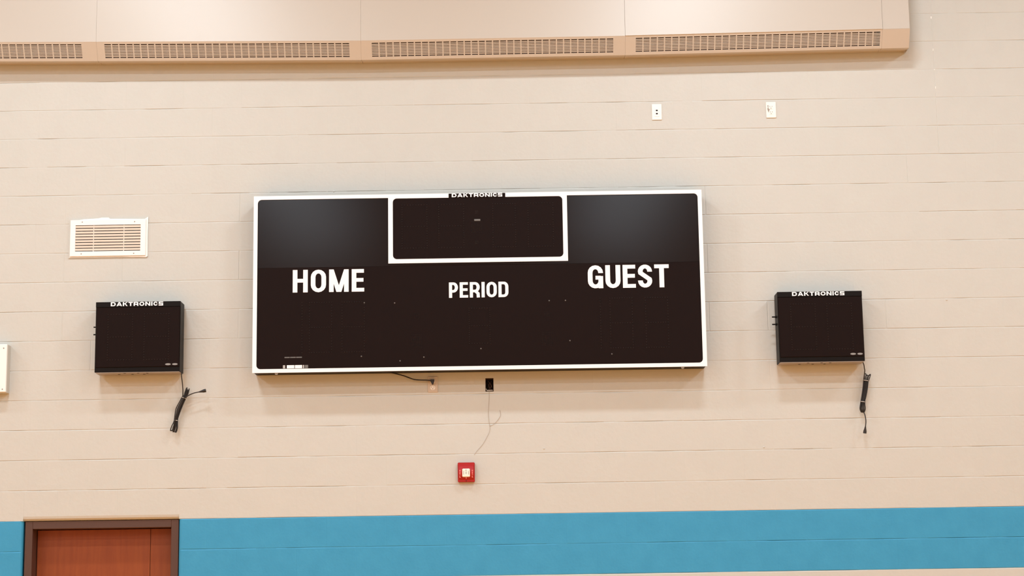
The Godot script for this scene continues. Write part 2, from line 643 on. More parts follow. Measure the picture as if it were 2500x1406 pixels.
func block_wall() -> void:
	var w := struct("wall_front")
	w.set_meta("label", "cream painted concrete block wall with a wide blue band")
	var rng := RandomNumberGenerator.new()
	rng.seed = 20
	# head joints that the paint has not filled: [course, x, depth]
	var open_joints := [[8, -3.08, 0.0016], [8, -2.68, 0.0014], [10, -1.87, 0.0022], [8, -1.87, 0.0022], [6, -3.08, 0.0018], [5, -2.88, 0.0018], [10, 1.34, 0.0022], [8, 1.34, 0.0024], [6, 1.34, 0.0024], [6, -1.87, 0.0012], [6, 1.75, 0.0022], [6, 2.55, 0.0018], [4, 1.75, 0.0012], [11, -2.88, 0.001], [13, -2.07, 0.001], [14, -0.66, 0.001], [9, -3.28, 0.0008], [11, 2.75, 0.0018]]
	var rest := {"wall": tool(), "blue": tool()}
	var seen := 0
	var all := []
	# what stands in front: scoreboard, shot clocks, convector
	var hiders := [Rect2(-1.754, 3.192, 3.058, 1.216), Rect2(-2.815, 3.21, 0.573, 0.48), Rect2(1.79, 3.21, 0.573, 0.48), Rect2(-5, 5.4, 7.77, 1.0)]
	for r in range(-11, 30):
		var cuts := []
		var x := JOINT0 - PITCH * 17 + (PITCH * 0.5 if r % 2 != 0 else 0.0)
		while x < 9.8:
			cuts.append(x)
			x += PITCH
		if r >= 12:          # the movement joint at the right
			for i in cuts.size():
				if absf(cuts[i] - 2.98) < 0.06:
					cuts.remove_at(i)
					break
			cuts.append(2.98)
		if r <= 0:           # the door opening and its lintel
			cuts = cuts.filter(func(c): return absf(c - DOOR_L) > 0.09 and absf(c - DOOR_R) > 0.09 and not (r < 0 and c > DOOR_L and c < DOOR_R))
			cuts.append(DOOR_L)
			cuts.append(DOOR_R)
		cuts.sort()
		for i in cuts.size() - 1:
			var x0: float = cuts[i]
			var x1: float = cuts[i + 1]
			if r < 0 and x0 > DOOR_L - 0.01 and x1 < DOOR_R + 0.01:
				continue
			var o := {"dl": 0.00025, "dr": 0.00025}
			for q in open_joints:
				if q[0] == r and absf(q[1] - x0) < 0.03:
					o.dl = q[2]
				if q[0] == r and absf(q[1] - x1) < 0.03:
					o.dr = q[2]
			if r >= 12 and absf(x0 - 2.98) < 0.001:
				o.dl = 0.0016
			if r >= 12 and absf(x1 - 2.98) < 0.001:
				o.dr = 0.0016
			if r < 0 and absf(x0 - DOOR_R) < 0.001:
				o.bull_l = 0.02
			if r < 0 and absf(x1 - DOOR_L) < 0.001:
				o.bull_r = 0.02
			if r == 0 and x0 > DOOR_L - 0.01 and x1 < DOOR_R + 0.01:
				o.bull_b = 0.03
			if r == 4 and x0 < -0.135 and x1 > -0.19:
				o.hole = BOX_HOLE
			if r == 9 and x0 < VENT_HOLE.end.x and x1 > VENT_HOLE.position.x:
				o.hole = VENT_HOLE
			var y0 := LINE0 + r * COURSE
			var blue := r == -1 or r == -2
			var cell := Rect2(x0, y0, x1 - x0, COURSE)
			var area := cell.intersection(Rect2(-3.5, 1.83, 7.05, 3.97)).get_area()
			for cover_ in hiders:
				area -= cell.intersection(cover_).get_area()
			all.append([area, x0, x1, r, o, blue])
	all.sort_custom(func(a, b): return a[0] > b[0])
	for i in all.size():
		var e: Array = all[i]
		if i < 300 and e[0] > 0.002:
			var st := tool()
			block(st, e[1], e[2], e[3], e[4], rng)
			part("concrete_block", st, M.blue if e[5] else M.wall, w)
			seen += 1
		else:
			block(rest.blue if e[5] else rest.wall, e[1], e[2], e[3], e[4], rng)
	for k in ["wall", "blue"]:
		var p := part("further_blocks", rest[k], M[k], w)
		p.set_meta("kind", "stuff")
	var st := tool()
	box(st, Vector3(-10, 0, -0.22), Vector3(DOOR_L, 8.32, -0.075))
	box_with_hole(st, Rect2(DOOR_R, 0, 9.6 - DOOR_R, 8.32), BOX_HOLE, -0.22, -0.075)
	box_with_hole(st, Rect2(DOOR_L, LINE0, DOOR_R - DOOR_L, 8.32 - LINE0), VENT_HOLE, -0.22, -0.075)
	part("backing", st, M.wall, w)
	for k in [[2.9765, 5.66, 0.004, 0.008], [2.978, 5.425, 0.002, 0.008], [2.979, 5.28, 0.0025, 0.004], [2.98, 5.15, 0.002, 0.009]]:
		st = tool()
		box(st, Vector3(k[0] - k[2], k[1] - k[3], -0.002), Vector3(k[0] + k[2], k[1] + k[3], 0.0005), 0.0008)
		part("mortar_fleck", st, M.plastic, w, "white fleck in the movement joint")
	for k in [[2.9736, 3.6457], [1.685, 2.657], [-1.2228, 4.472], [0.2, 2.67]]:
		st = tool()
		dome(st, Vector3(k[0], k[1], -0.001), 0.008, 0.005, 8)
		part("mortar_nub", st, M.wall, w)


func box_with_hole(st: SurfaceTool, whole: Rect2, hole: Rect2, z0: float, z1: float) -> void:
	box(st, Vector3(whole.position.x, whole.position.y, z0), Vector3(hole.position.x, whole.end.y, z1))
	box(st, Vector3(hole.end.x, whole.position.y, z0), Vector3(whole.end.x, whole.end.y, z1))
	box(st, Vector3(hole.position.x, whole.position.y, z0), Vector3(hole.end.x, hole.position.y, z1))
	box(st, Vector3(hole.position.x, hole.end.y, z0), Vector3(hole.end.x, whole.end.y, z1))


# a sheet-metal sleeve, open to the front and closed at the back
func sleeve(st: SurfaceTool, h: Rect2, z0: float, z1: float, th: float) -> void:
	box(st, Vector3(h.position.x, h.position.y, z0 - th), Vector3(h.end.x, h.end.y, z0))
	box(st, Vector3(h.position.x, h.position.y, z0), Vector3(h.position.x + th, h.end.y, z1))
	box(st, Vector3(h.end.x - th, h.position.y, z0), Vector3(h.end.x, h.end.y, z1))
	box(st, Vector3(h.position.x + th, h.position.y, z0), Vector3(h.end.x - th, h.position.y + th, z1))
	box(st, Vector3(h.position.x + th, h.end.y - th, z0), Vector3(h.end.x - th, h.end.y, z1))


func hall_shell() -> void:
	for s in [["floor", Vector3(-10.2, -0.2, -0.3), Vector3(9.8, 0.0, HALL_END + 0.2), M.maple], ["ceiling", Vector3(-10.2, CEILING, -0.3), Vector3(9.8, CEILING + 0.2, HALL_END + 0.2), M.ceiling], ["wall_left", Vector3(-10.2, 0, 0.0), Vector3(-9.5, CEILING, HALL_END), M.hall], ["wall_right", Vector3(9.3, 0, 0.0), Vector3(9.8, CEILING, HALL_END), M.hall], ["wall_back", Vector3(-10.2, 0, HALL_END), Vector3(9.8, CEILING, HALL_END + 0.2), M.hall]]:
		var st := tool()
		box(st, s[1], s[2])
		var o := part(s[0], st, s[3], self)
		o.set_meta("kind", "structure")
	# the room behind the door
	var st := tool()
	box(st, Vector3(DOOR_L - 0.1, 0, -0.4), Vector3(DOOR_R + 0.1, 2.4, -0.3))
	var b := part("wall_corridor", st, M.hall, self)
	b.set_meta("kind", "structure")


func door() -> void:
	var d := struct("door_1", Vector3(-2.7785, 0, 0))
	d.set_meta("label", "red brown veneered door in a brown metal frame, below the left shot clock")
	var hw := 0.516
	var top := 2.2325
	var fw := 0.0505
	for s in [-1.0, 1.0]:
		var st := tool()
		var a: float = s * hw
		var b: float = s * (hw - fw)
		box(st, Vector3(minf(a, b), 0, -0.2), Vector3(maxf(a, b), top, -0.02), 0.002)
		part("frame_jamb", st, M.frame_brown, d)
		st = tool()
		var e: float = s * (hw - fw - 0.016)
		box(st, Vector3(minf(b, e), 0, -0.2), Vector3(maxf(b, e), top - fw, -0.188), 0.001)
		part("door_stop", st, M.frame_brown, d)
	var st := tool()
	box(st, Vector3(-hw + fw, top - fw, -0.2), Vector3(hw - fw, top, -0.02), 0.002)
	part("frame_head", st, M.frame_brown, d)
	var leaf := Node3D.new()
	leaf.name = "door_leaf"
	d.add_child(leaf)
	var l := -hw + fw + 0.004
	var r := hw - fw - 0.004
	var seam := 0.3045
	st = tool()
	box(st, Vector3(l, 0.01, -0.185), Vector3(r, top - fw - 0.004, -0.144))
	part("core", st, M.dark, leaf)
	for s in [[l, seam - 0.0014], [seam + 0.0014, r]]:
		st = tool()
		box(st, Vector3(s[0], 0.01, -0.146), Vector3(s[1], top - fw - 0.004, -0.14), 0.0012)
		part("veneer_panel", st, M.veneer, leaf)


# ------------------------------------------------------------------ the convector along the top

const COVER_BOTTOM := 5.385
const COVER_KNEE := 5.503
const COVER_TOP := 6.35

func cover(x0: float, x1: float, g0: float, g1: float, out: float, end_piece: bool, sag: Vector2, label: String) -> void:
	var t := thing("convector_cover", label, "heater cover", Vector3(x0, COVER_BOTTOM + sag.x, 0), "convector covers along the top of the wall")
	skew = (sag.y - sag.x) / (x1 - x0)      # the row sags a little towards its middle
	var L := x1 - x0
	var knee := COVER_KNEE - COVER_BOTTOM
	var h := COVER_TOP - COVER_BOTTOM
	var zt := 0.203 + out
	var st := tool()
	box(st, Vector3(0.0003, knee, 0.189 + out), Vector3(L - 0.0003, h, zt), 0.0006)
	part("front_panel", st, M.cover, t)
	# the sloping strip: local u along x, v up the slope
	var base := Vector3(0, 0, 0.135)
	var vdir := Vector3(0, knee, 0.068)
	var n := Vector3(0, -0.068, knee).normalized()
	var slab := func(s: SurfaceTool, ua: float, ub: float, va: float, vb: float, th: float, sink: float) -> void:
		var c := []
		for k in [[ua, va], [ub, va], [ub, vb], [ua, vb]]:
			c.append(base + Vector3(k[0], 0, 0) + vdir * k[1] - n * sink)
		var back := []
		for p in c:
			back.append(p - n * th)
		face(s, c, n)
		face(s, back, -n)
		var mid: Vector3 = (c[0] + c[2]) * 0.5
		for i in 4:
			var a: Vector3 = c[i]
			var b: Vector3 = c[(i + 1) % 4]
			face(s, [a, b, back[(i + 1) % 4], back[i]], (a + b) * 0.5 - mid)
	var strip := Node3D.new()
	strip.name = "grille_strip"
	t.add_child(strip)
	var ga := g0 - x0
	var gb := g1 - x0
	var va := 0.155
	var vb := 0.875
	st = tool()
	slab.call(st, 0.0003, L - 0.0003, 0.0, va, 0.003, 0.0)
	slab.call(st, 0.0003, L - 0.0003, vb, 1.0, 0.003, 0.0)
	slab.call(st, 0.0003, ga, va, vb, 0.003, 0.0)
	slab.call(st, gb, L - 0.0003, va, vb, 0.003, 0.0)
	part("surround", st, M.cover, strip)
	var cols := int(round((gb - ga) / 0.0495))
	var pitch := (gb - ga) / cols
	for i in range(1, cols):
		st = tool()
		slab.call(st, ga + i * pitch - 0.0042, ga + i * pitch + 0.0042, va, vb, 0.003, 0.0002)
		part("bar", st, M.cover, strip)
	var rows := 9
	for j in rows - 1:
		st = tool()
		var v := lerpf(va, vb, (j + 1.0) / rows)
		slab.call(st, ga, gb, v - 0.0225, v + 0.0225, 0.003, 0.0005)
		part("slat", st, M.cover, strip)
	# what is under and behind
	st = tool()
	box(st, Vector3(0.001, 0.0, 0.094), Vector3(L - 0.001, 0.004, 0.1345), 0.001)
	part("bottom_lip", st, M.cover, t)
	st = tool()
	box(st, Vector3(0.001, 0.014, 0.002), Vector3(L - 0.001, 0.018, 0.132))
	part("bottom_pan", st, M.cover, t)
	st = tool()
	box(st, Vector3(0.03, 0.02, 0.04), Vector3(L - 0.03, 0.16, 0.124))
	part("heating_fins", st, M.cover_inside, t)
	st = tool()
	box(st, Vector3(0.001, 0.018, 0.002), Vector3(L - 0.001, h, 0.02))
	box(st, Vector3(0.001, h - 0.004, 0.02), Vector3(L - 0.001, h, 0.189 + out))
	part("back_panel", st, M.cover, t)
	if end_piece:
		st = tool()
		var a := L
		var b := L + 0.19
		box(st, Vector3(a + 0.001, knee, 0.002), Vector3(b, h, 0.2015), 0.002)
		part("end_box", st, M.cover, t)
		st = tool()
		slab.call(st, a + 0.0005, b, 0.0, 1.0, 0.003, 0.0)
		# closing end sheet below the knee
		face(st, [Vector3(b, 0, 0.135), Vector3(b, knee, 0.2), Vector3(b, knee, 0.002), Vector3(b, 0, 0.002)], Vector3.RIGHT)
		box(st, Vector3(a + 0.001, 0.0, 0.094), Vector3(b, 0.004, 0.1345), 0.001)
		box(st, Vector3(a + 0.001, 0.014, 0.002), Vector3(b, 0.018, 0.132))
		part("end_cap", st, M.cover, t)
	skew = 0.0


# ------------------------------------------------------------------ scoreboard

func digit(called: String, lo: Vector2, hi: Vector2, z: float, parent: Node, along := 7, one := false) -> void:
	var st := tool()
	var w := hi.x - lo.x
	var h := hi.y - lo.y
	var spots := {}
	var seg := [[0, 0, 1, 0], [0, 0.5, 1, 0.5], [0, 1, 1, 1], [0, 0, 0, 0.5], [0, 0.5, 0, 1], [1, 0, 1, 0.5], [1, 0.5, 1, 1]]
	if one:
		seg = [[1, 0, 1, 0.5], [1, 0.5, 1, 1]]
	for s in seg:
		for i in along + 1:
			var f := float(i) / along
			var p := Vector2(lo.x + lerpf(s[0], s[2], f) * w, lo.y + lerpf(s[1], s[3], f) * h)
			spots[p.snapped(Vector2.ONE * 0.0005)] = true
	for p in spots:
		dome(st, Vector3(p.x, p.y, z), 0.0042, 0.003)
	var o := part(called, st, M.led, parent)
	o.set_meta("kind", "stuff")


func dots(called: String, lo: Vector2, hi: Vector2, nx: int, ny: int, z: float, parent: Node, r := 0.0026) -> void:
	var st := tool()
	for i in nx:
		for j in ny:
			dome(st, Vector3(lerpf(lo.x, hi.x, (i + 0.5) / nx), lerpf(lo.y, hi.y, (j + 0.5) / ny), z), r, 0.002)
	var o := part(called, st, M.led, parent)
	o.set_meta("kind", "stuff")


func scoreboard() -> void:
	var at := Vector3(-0.225, 3.192, 0)
	var t := thing("scoreboard", "large black scoreboard with white border reading HOME, PERIOD and GUEST", "scoreboard", at)
	var dx := -at.x
	var V := func(x: float, y: float) -> Vector2: return Vector2(x + dx, y - at.y)
	var st := tool()
	box(st, Vector3(-1.524, 0.004, 0.0), Vector3(1.524, 1.212, 0.14), 0.004)
	part("cabinet", st, M.black_cabinet, t)
	st = tool()
	box(st, Vector3(-1.528, 0.001, 0.14), Vector3(1.528, 1.2155, 0.156))
	part("face_backing", st, M.black_cabinet, t)
	# the black sheets of the face
	st = tool()
	var U := PackedVector2Array([V.call(-1.72, 3.9085), V.call(1.27, 3.9085), V.call(1.27, 4.379), V.call(0.378, 4.379), V.call(0.378, 3.934), V.call(-0.831, 3.934), V.call(-0.831, 4.379), V.call(-1.72, 4.379)])
	plate(st, U, 0.1555, 0.159)
	part("upper_face_sheet", st, M.black, t)
	st = tool()
	box(st, Vector3(-1.72 + dx, 3.222 - at.y, 0.1555), Vector3(1.27 + dx, 3.9077 - at.y, 0.159), 0.0004)
	part("lower_face_sheet", st, M.black_matte, t)
	st = tool()
	box(st, Vector3(-0.812 + dx, 3.95 - at.y, 0.1555), Vector3(0.36 + dx, 4.3795 - at.y, 0.159), 0.0008)
	part("clock_face_sheet", st, M.black_matte, t)
	st = tool()
	ring(st, V.call(-1.7535, 3.192), V.call(1.3035, 4.408), V.call(-1.726, 3.2175), V.call(1.276, 4.3825), 0.027, 0.156, 0.1605)
	part("white_border", st, M.white, t, "white outer border with rounded inner corners")
	st = tool()
	ring(st, V.call(-0.8365, 3.927), V.call(0.3835, 4.39), V.call(-0.805, 3.956), V.call(0.3525, 4.378), 0.027, 0.156, 0.161)
	part("clock_border", st, M.white, t, "white border around the clock window")
	st = tool()
	box(st, Vector3(-0.4235 + dx, 4.376 - at.y, 0.16), Vector3(-0.0365 + dx, 4.406 - at.y, 0.1616))
	part("name_plate", st, M.black, t)
	maker_name(V.call(-0.402, 4.3805), V.call(-0.057, 4.4062), 0.1617, t)
	word("HOME", [0.667, 0.676, 0.87, 0.555], 0.135, 0.205, 0.165, V.call(-1.4845, 3.737), V.call(-1.0005, 3.892), 0.159, M.white, t, "bold white capitals reading HOME")
	word("PERIOD", [0.59, 0.55, 0.65, 0.22, 0.67, 0.65], 0.11, 0.205, 0.165, V.call(-0.4268, 3.6845), V.call(-0.0246, 3.7903), 0.159, M.white, t, "smaller bold white capitals reading PERIOD")
	word("GUEST", [0.66, 0.65, 0.56, 0.61, 0.63], 0.10, 0.205, 0.165, V.call(0.5148, 3.735), V.call(1.0645, 3.893), 0.159, M.white, t, "bold white capitals reading GUEST")
	# dark digits of light emitters
	for d in [[-0.742, -0.572], [-0.492, -0.322], [-0.123, 0.03], [0.117, 0.287]]:
		digit("clock_digit", V.call(d[0], 4.03), V.call(d[1], 4.33), 0.159, t, 9)
	dots("clock_colon", V.call(-0.246, 4.262), V.call(-0.222, 4.286), 3, 3, 0.159, t, 0.0036)
	dots("clock_colon", V.call(-0.246, 4.052), V.call(-0.222, 4.076), 3, 3, 0.159, t, 0.0036)
	dots("horn_grille", V.call(-0.273, 4.128), V.call(-0.196, 4.212), 9, 9, 0.159, t, 0.0028)
	for d in [[-1.455, -1.42, true], [-1.37, -1.22, false], [-1.15, -1.0, false]]:
		digit("home_digit", V.call(d[0], 3.325), V.call(d[1], 3.665), 0.159, t, 9, d[2])
	for d in [[0.56, 0.595, true], [0.66, 0.81, false], [0.9, 1.05, false]]:
		digit("guest_digit", V.call(d[0], 3.325), V.call(d[1], 3.665), 0.159, t, 9, d[2])
	digit("period_digit", V.call(-0.292, 3.37), V.call(-0.152, 3.61), 0.159, t, 8)
	for x in [-0.683, 0.195]:
		dots("bonus_light", V.call(x, 3.345), V.call(x + 0.07, 3.44), 7, 9, 0.159, t)
		dots("possession_light", V.call(x + 0.02, 3.545), V.call(x + 0.055, 3.58), 4, 4, 0.159, t)
	# small labels and fixings
	st = tool()
	box(st, Vector3(-0.2505 + dx, 4.213 - at.y, 0.158), Vector3(-0.209 + dx, 4.226 - at.y, 0.1612), 0.0008)
	part("sensor_window", st, M.grey, t, "small grey rectangle in the clock window")
	for k in [[-1.537, -1.502], [-1.499, -1.462], [-1.459, -1.42]]:
		st = tool()
		box(st, Vector3(k[0] + dx, 3.291 - at.y, 0.158), Vector3(k[1] + dx, 3.298 - at.y, 0.16))
		part("grey_label", st, M.grey, t, "thin grey label")
	for k in [[-1.547, -1.532, M.silver], [-1.521, -1.471, M.white], [-1.467, -1.418, M.white], [-1.413, -1.404, M.silver], [-1.4, -1.378, M.grey]]:
		st = tool()
		box(st, Vector3(k[0] + dx, 3.2205 - at.y, 0.158), Vector3(k[1] + dx, 3.242 - at.y, 0.1602))
		part("maker_label", st, k[2], t, "small white label above the bottom border")
	for x in [-1.592, 1.139]:
		st = tool()
		plate(st, rounded(Vector2(x + dx - 0.011, -0.012), Vector2(x + dx + 0.011, 0.008), 0.009, 4), 0.145, 0.151)
		part("hanging_tab", st, M.steel, t)
	st = tool()
	for p in [[-0.795, 3.655], [-0.76, 3.26], [-0.215, 3.335], [0.36, 3.655], [-1.0, 3.66], [0.665, 3.285], [-1.02, 3.295], [-0.6, 3.283], [0.25, 3.655], [0.385, 3.38]]:
		dome(st, Vector3(p[0] + dx, p[1] - at.y, 0.159), 0.005, 0.0025)
	part("face_screw", st, M.grey, t)
	# supply cord to the outlet below
	var cord := Node3D.new()
	cord.name = "power_cord"
	t.add_child(cord)
	st = tool()
	var pts := []
	for p in [[-0.87, 3.2, 0.06], [-0.82, 3.193, 0.055], [-0.745, 3.174, 0.045], [-0.681, 3.1505, 0.036], [-0.64, 3.1445, 0.034], [-0.592, 3.1425, 0.033], [-0.556, 3.140, 0.03]]:
		pts.append(Vector3(p[0] + dx, p[1] - at.y, p[2]))
	tube(st, curve(pts, 0.01), [0.0042], 8)
	part("cable", st, M.rubber, cord)
	st = tool()
	var tri := PackedVector2Array([V.call(-0.563, 3.147), V.call(-0.536, 3.147), V.call(-0.536, 3.138), V.call(-0.5455, 3.113), V.call(-0.5505, 3.113), V.call(-0.563, 3.135)])
	plate(st, tri, 0.009, 0.04)
	part("plug", st, M.rubber, cord, "black right-angled plug")


# ------------------------------------------------------------------ shot clocks

# a cord folded back and forth along an axis and tied twice; ends in a plug
func cord_bundle(parent: Node3D, lead: Array, axis: Array, widths: Array, strands: int, tie_at: Array, tail: Array, plug_len: float) -> void:
	var cord := Node3D.new()
	cord.name = "power_cord"
	parent.add_child(cord)
	var rng := RandomNumberGenerator.new()
	rng.seed = 7
	var spine := curve(axis, 0.008)
	var total := spine.size() - 1
	var spot := func(f: float, u: float, zz: float) -> Vector3:
		var i := clampf(f, 0, 1) * total
		var k := mini(int(i), total - 1)
		var p: Vector3 = spine[k].lerp(spine[k + 1], i - k)
		var d: Vector3 = (spine[k + 1] - spine[k]).normalized()
		var side := Vector3(d.y, -d.x, 0)
		if side.x < 0:
			side = -side
		var w := 0.0
		for j in widths.size() - 1:
			if f >= widths[j][0] and f <= widths[j + 1][0]:
				var s: float = (f - widths[j][0]) / maxf(0.001, widths[j + 1][0] - widths[j][0])
				w = lerpf(widths[j][1], widths[j + 1][1], s * s * (3.0 - 2.0 * s))
		return p + side * (u * w) + Vector3(0, 0, zz * (0.35 + w * 40.0))
	var pts := lead.duplicate()
	for s in strands:
		var u := -1.0 + 2.0 * s / maxf(1.0, strands - 1)
		u = clampf(u + rng.randf_range(-0.2, 0.2), -1, 1)
		var zz := 0.004 * (1.0 if s % 2 == 0 else -1.0) + rng.randf_range(-0.001, 0.001)
		var top := rng.randf_range(0.0, 0.05)
		var bot := rng.randf_range(0.95, 1.0)
		var fs := [0.06 + top, 0.15, 0.24, 0.36, 0.5, 0.62, 0.7, 0.8, 0.9, bot]
		if s % 2 == 1:
			fs.reverse()
		elif s == 0:
			fs = fs.slice(2)
		for f in fs:
			pts.append(spot.call(f, u, zz))
	pts += tail
	var st := tool()
	tube(st, curve(pts, 0.007), [0.0036], 7)
	part("cable", st, M.rubber, cord)
	for f in tie_at:
		st = tool()
		var a: Vector3 = spot.call(f, -1.25, 0.0)
		var b: Vector3 = spot.call(f, 1.25, 0.0)
		var loop := []
		for k in 17:
			var q := TAU * k / 16.0
			loop.append((a + b) * 0.5 + (b - a) * 0.5 * cos(q) + Vector3(0, 0, 0.0115 * sin(q)))
		tube(st, loop, [0.0021], 6)
		part("cable_tie", st, M.tie, cord, "pale cable tie")
	var e: Vector3 = tail[-1]
	var d: Vector3 = (tail[-1] - tail[-2]).normalized()
	st = tool()
	tube(st, [e - d * 0.004, e + d * plug_len * 0.35, e + d * plug_len * 0.6, e + d * plug_len], [0.0042, 0.008, 0.011, 0.0118], 8)
	part("plug", st, M.rubber, cord)


func shot_clock(cx: float, label: String) -> Node3D:
	var at := Vector3(cx, 3.2095, 0)
	var t := thing("shot_clock", label, "shot clock", at, "black shot clocks beside the scoreboard")
	var w := 0.2865
	var h := 0.4815
	var st := tool()
	box(st, Vector3(-w, 0.003, 0.018), Vector3(w, h, 0.155), 0.0025)
	part("cabinet", st, M.black_cabinet, t)
	st = tool()
	box(st, Vector3(-w + 0.004, 0.0, 0.018), Vector3(w - 0.004, 0.0035, 0.152))
	part("bottom_plate", st, M.aluminium, t, "bare metal underside with cable holes")
	st = tool()
	for k in [[-0.14, 0.06], [-0.09, 0.12], [-0.05, 0.06], [0.0, 0.12], [0.03, 0.06], [0.06, 0.11]]:
		rod(st, Vector3(k[0], -0.0012, k[1]), Vector3(k[0], 0.002, k[1]), 0.009, 10)
	part("cable_holes", st, M.dark, t)
	st = tool()
	box(st, Vector3(-w + 0.006, 0.036, 0.15), Vector3(w - 0.004, 0.443, 0.1605), 0.0022)
	part("face_sheet", st, M.black_matte, t)
	st = tool()
	box(st, Vector3(-w, 0.4455, 0.15), Vector3(w, h, 0.1595), 0.0015)
	part("top_band", st, M.black_cabinet, t)
	maker_name(Vector2(-0.186, 0.4525), Vector2(0.168, 0.4795), 0.1596, t)
	for d in [[-0.2, -0.035], [0.045, 0.21]]:
		digit("clock_digit", Vector2(d[0], 0.085), Vector2(d[1], 0.395), 0.1605, t, 9)
	for d in [[0.189, 0.227], [0.236, 0.273]]:
		st = tool()
		var oval := PackedVector2Array()
		for k in 20:
			var a := TAU * k / 20.0
			oval.append(Vector2(lerpf(d[0], d[1], 0.5 + 0.5 * cos(a)), 0.0515 + 0.0065 * sin(a)))
		plate(st, oval, 0.16, 0.1614)
		part("oval_label", st, M.dull_silver, t, "small silver oval label")
	for y in [0.323, 0.272]:
		st = tool()
		rod(st, Vector3(-w - 0.03, y, 0.08), Vector3(-w + 0.002, y, 0.08), 0.0045, 8)
		rod(st, Vector3(-w - 0.007, y, 0.08), Vector3(-w + 0.001, y, 0.08), 0.008, 8)
		part("side_pin", st, M.black_cabinet, t)
	st = tool()
	for k in [[-0.2, 0.1], [0.2, 0.1], [-0.2, 0.4], [0.2, 0.4]]:
		box(st, Vector3(k[0] - 0.03, k[1] - 0.02, 0.0), Vector3(k[0] + 0.03, k[1] + 0.02, 0.019))
	part("wall_bracket", st, M.black_cabinet, t)
	return t


func rel(pts: Array, o: Vector3) -> Array:
	var out := []
	for p in pts:
		out.append(Vector3(p[0], p[1], p[2]) - o)
	return out


func shot_clocks() -> void:
	var a := shot_clock(-2.5283, "black shot clock left of the scoreboard, its plug sticking out sideways from the tied cord")
	cord_bundle(a, rel([[-2.2454, 3.222, 0.075], [-2.2435, 3.19, 0.074], [-2.2388, 3.146, 0.066], [-2.236, 3.10, 0.056], [-2.237, 3.065, 0.05]], a.position),
		rel([[-2.203, 3.128, 0.04], [-2.214, 3.09, 0.04], [-2.231, 3.044, 0.04], [-2.262, 2.98, 0.04], [-2.278, 2.92, 0.04], [-2.2825, 2.885, 0.04], [-2.291, 2.845, 0.04], [-2.3, 2.815, 0.038]], a.position),
		[[0.0, 0.006], [0.1, 0.0165], [0.26, 0.0125], [0.5, 0.0165], [0.74, 0.0105], [0.9, 0.0205], [1.0, 0.019]], 7, [0.27, 0.745],
		rel([[-2.297, 2.84, 0.05], [-2.27, 2.95, 0.058], [-2.235, 3.03, 0.06], [-2.21, 3.05, 0.065], [-2.188, 3.063, 0.068], [-2.157, 3.0745, 0.07], [-2.12, 3.082, 0.07]], a.position), 0.043)
	var b := shot_clock(2.0783, "black shot clock right of the scoreboard, its plug hanging straight down from the tied cord")
	cord_bundle(b, rel([[2.3625, 3.222, 0.075], [2.3722, 3.198, 0.07], [2.3766, 3.172, 0.062], [2.379, 3.155, 0.055]], b.position),
		rel([[2.395, 3.152, 0.04], [2.392, 3.125, 0.04], [2.3865, 3.096, 0.04], [2.379, 3.045, 0.04], [2.368, 2.99, 0.04], [2.358, 2.949, 0.04], [2.355, 2.91, 0.04], [2.355, 2.877, 0.038]], b.position),
		[[0.0, 0.027], [0.1, 0.024], [0.22, 0.0155], [0.5, 0.0145], [0.74, 0.0125], [0.88, 0.0185], [1.0, 0.0095]], 7, [0.215, 0.74],
		rel([[2.362, 2.875, 0.042], [2.3665, 2.865, 0.045], [2.3705, 2.835, 0.05], [2.371, 2.81, 0.05], [2.366, 2.777, 0.05]], b.position), 0.042)


# ------------------------------------------------------------------ small fittings

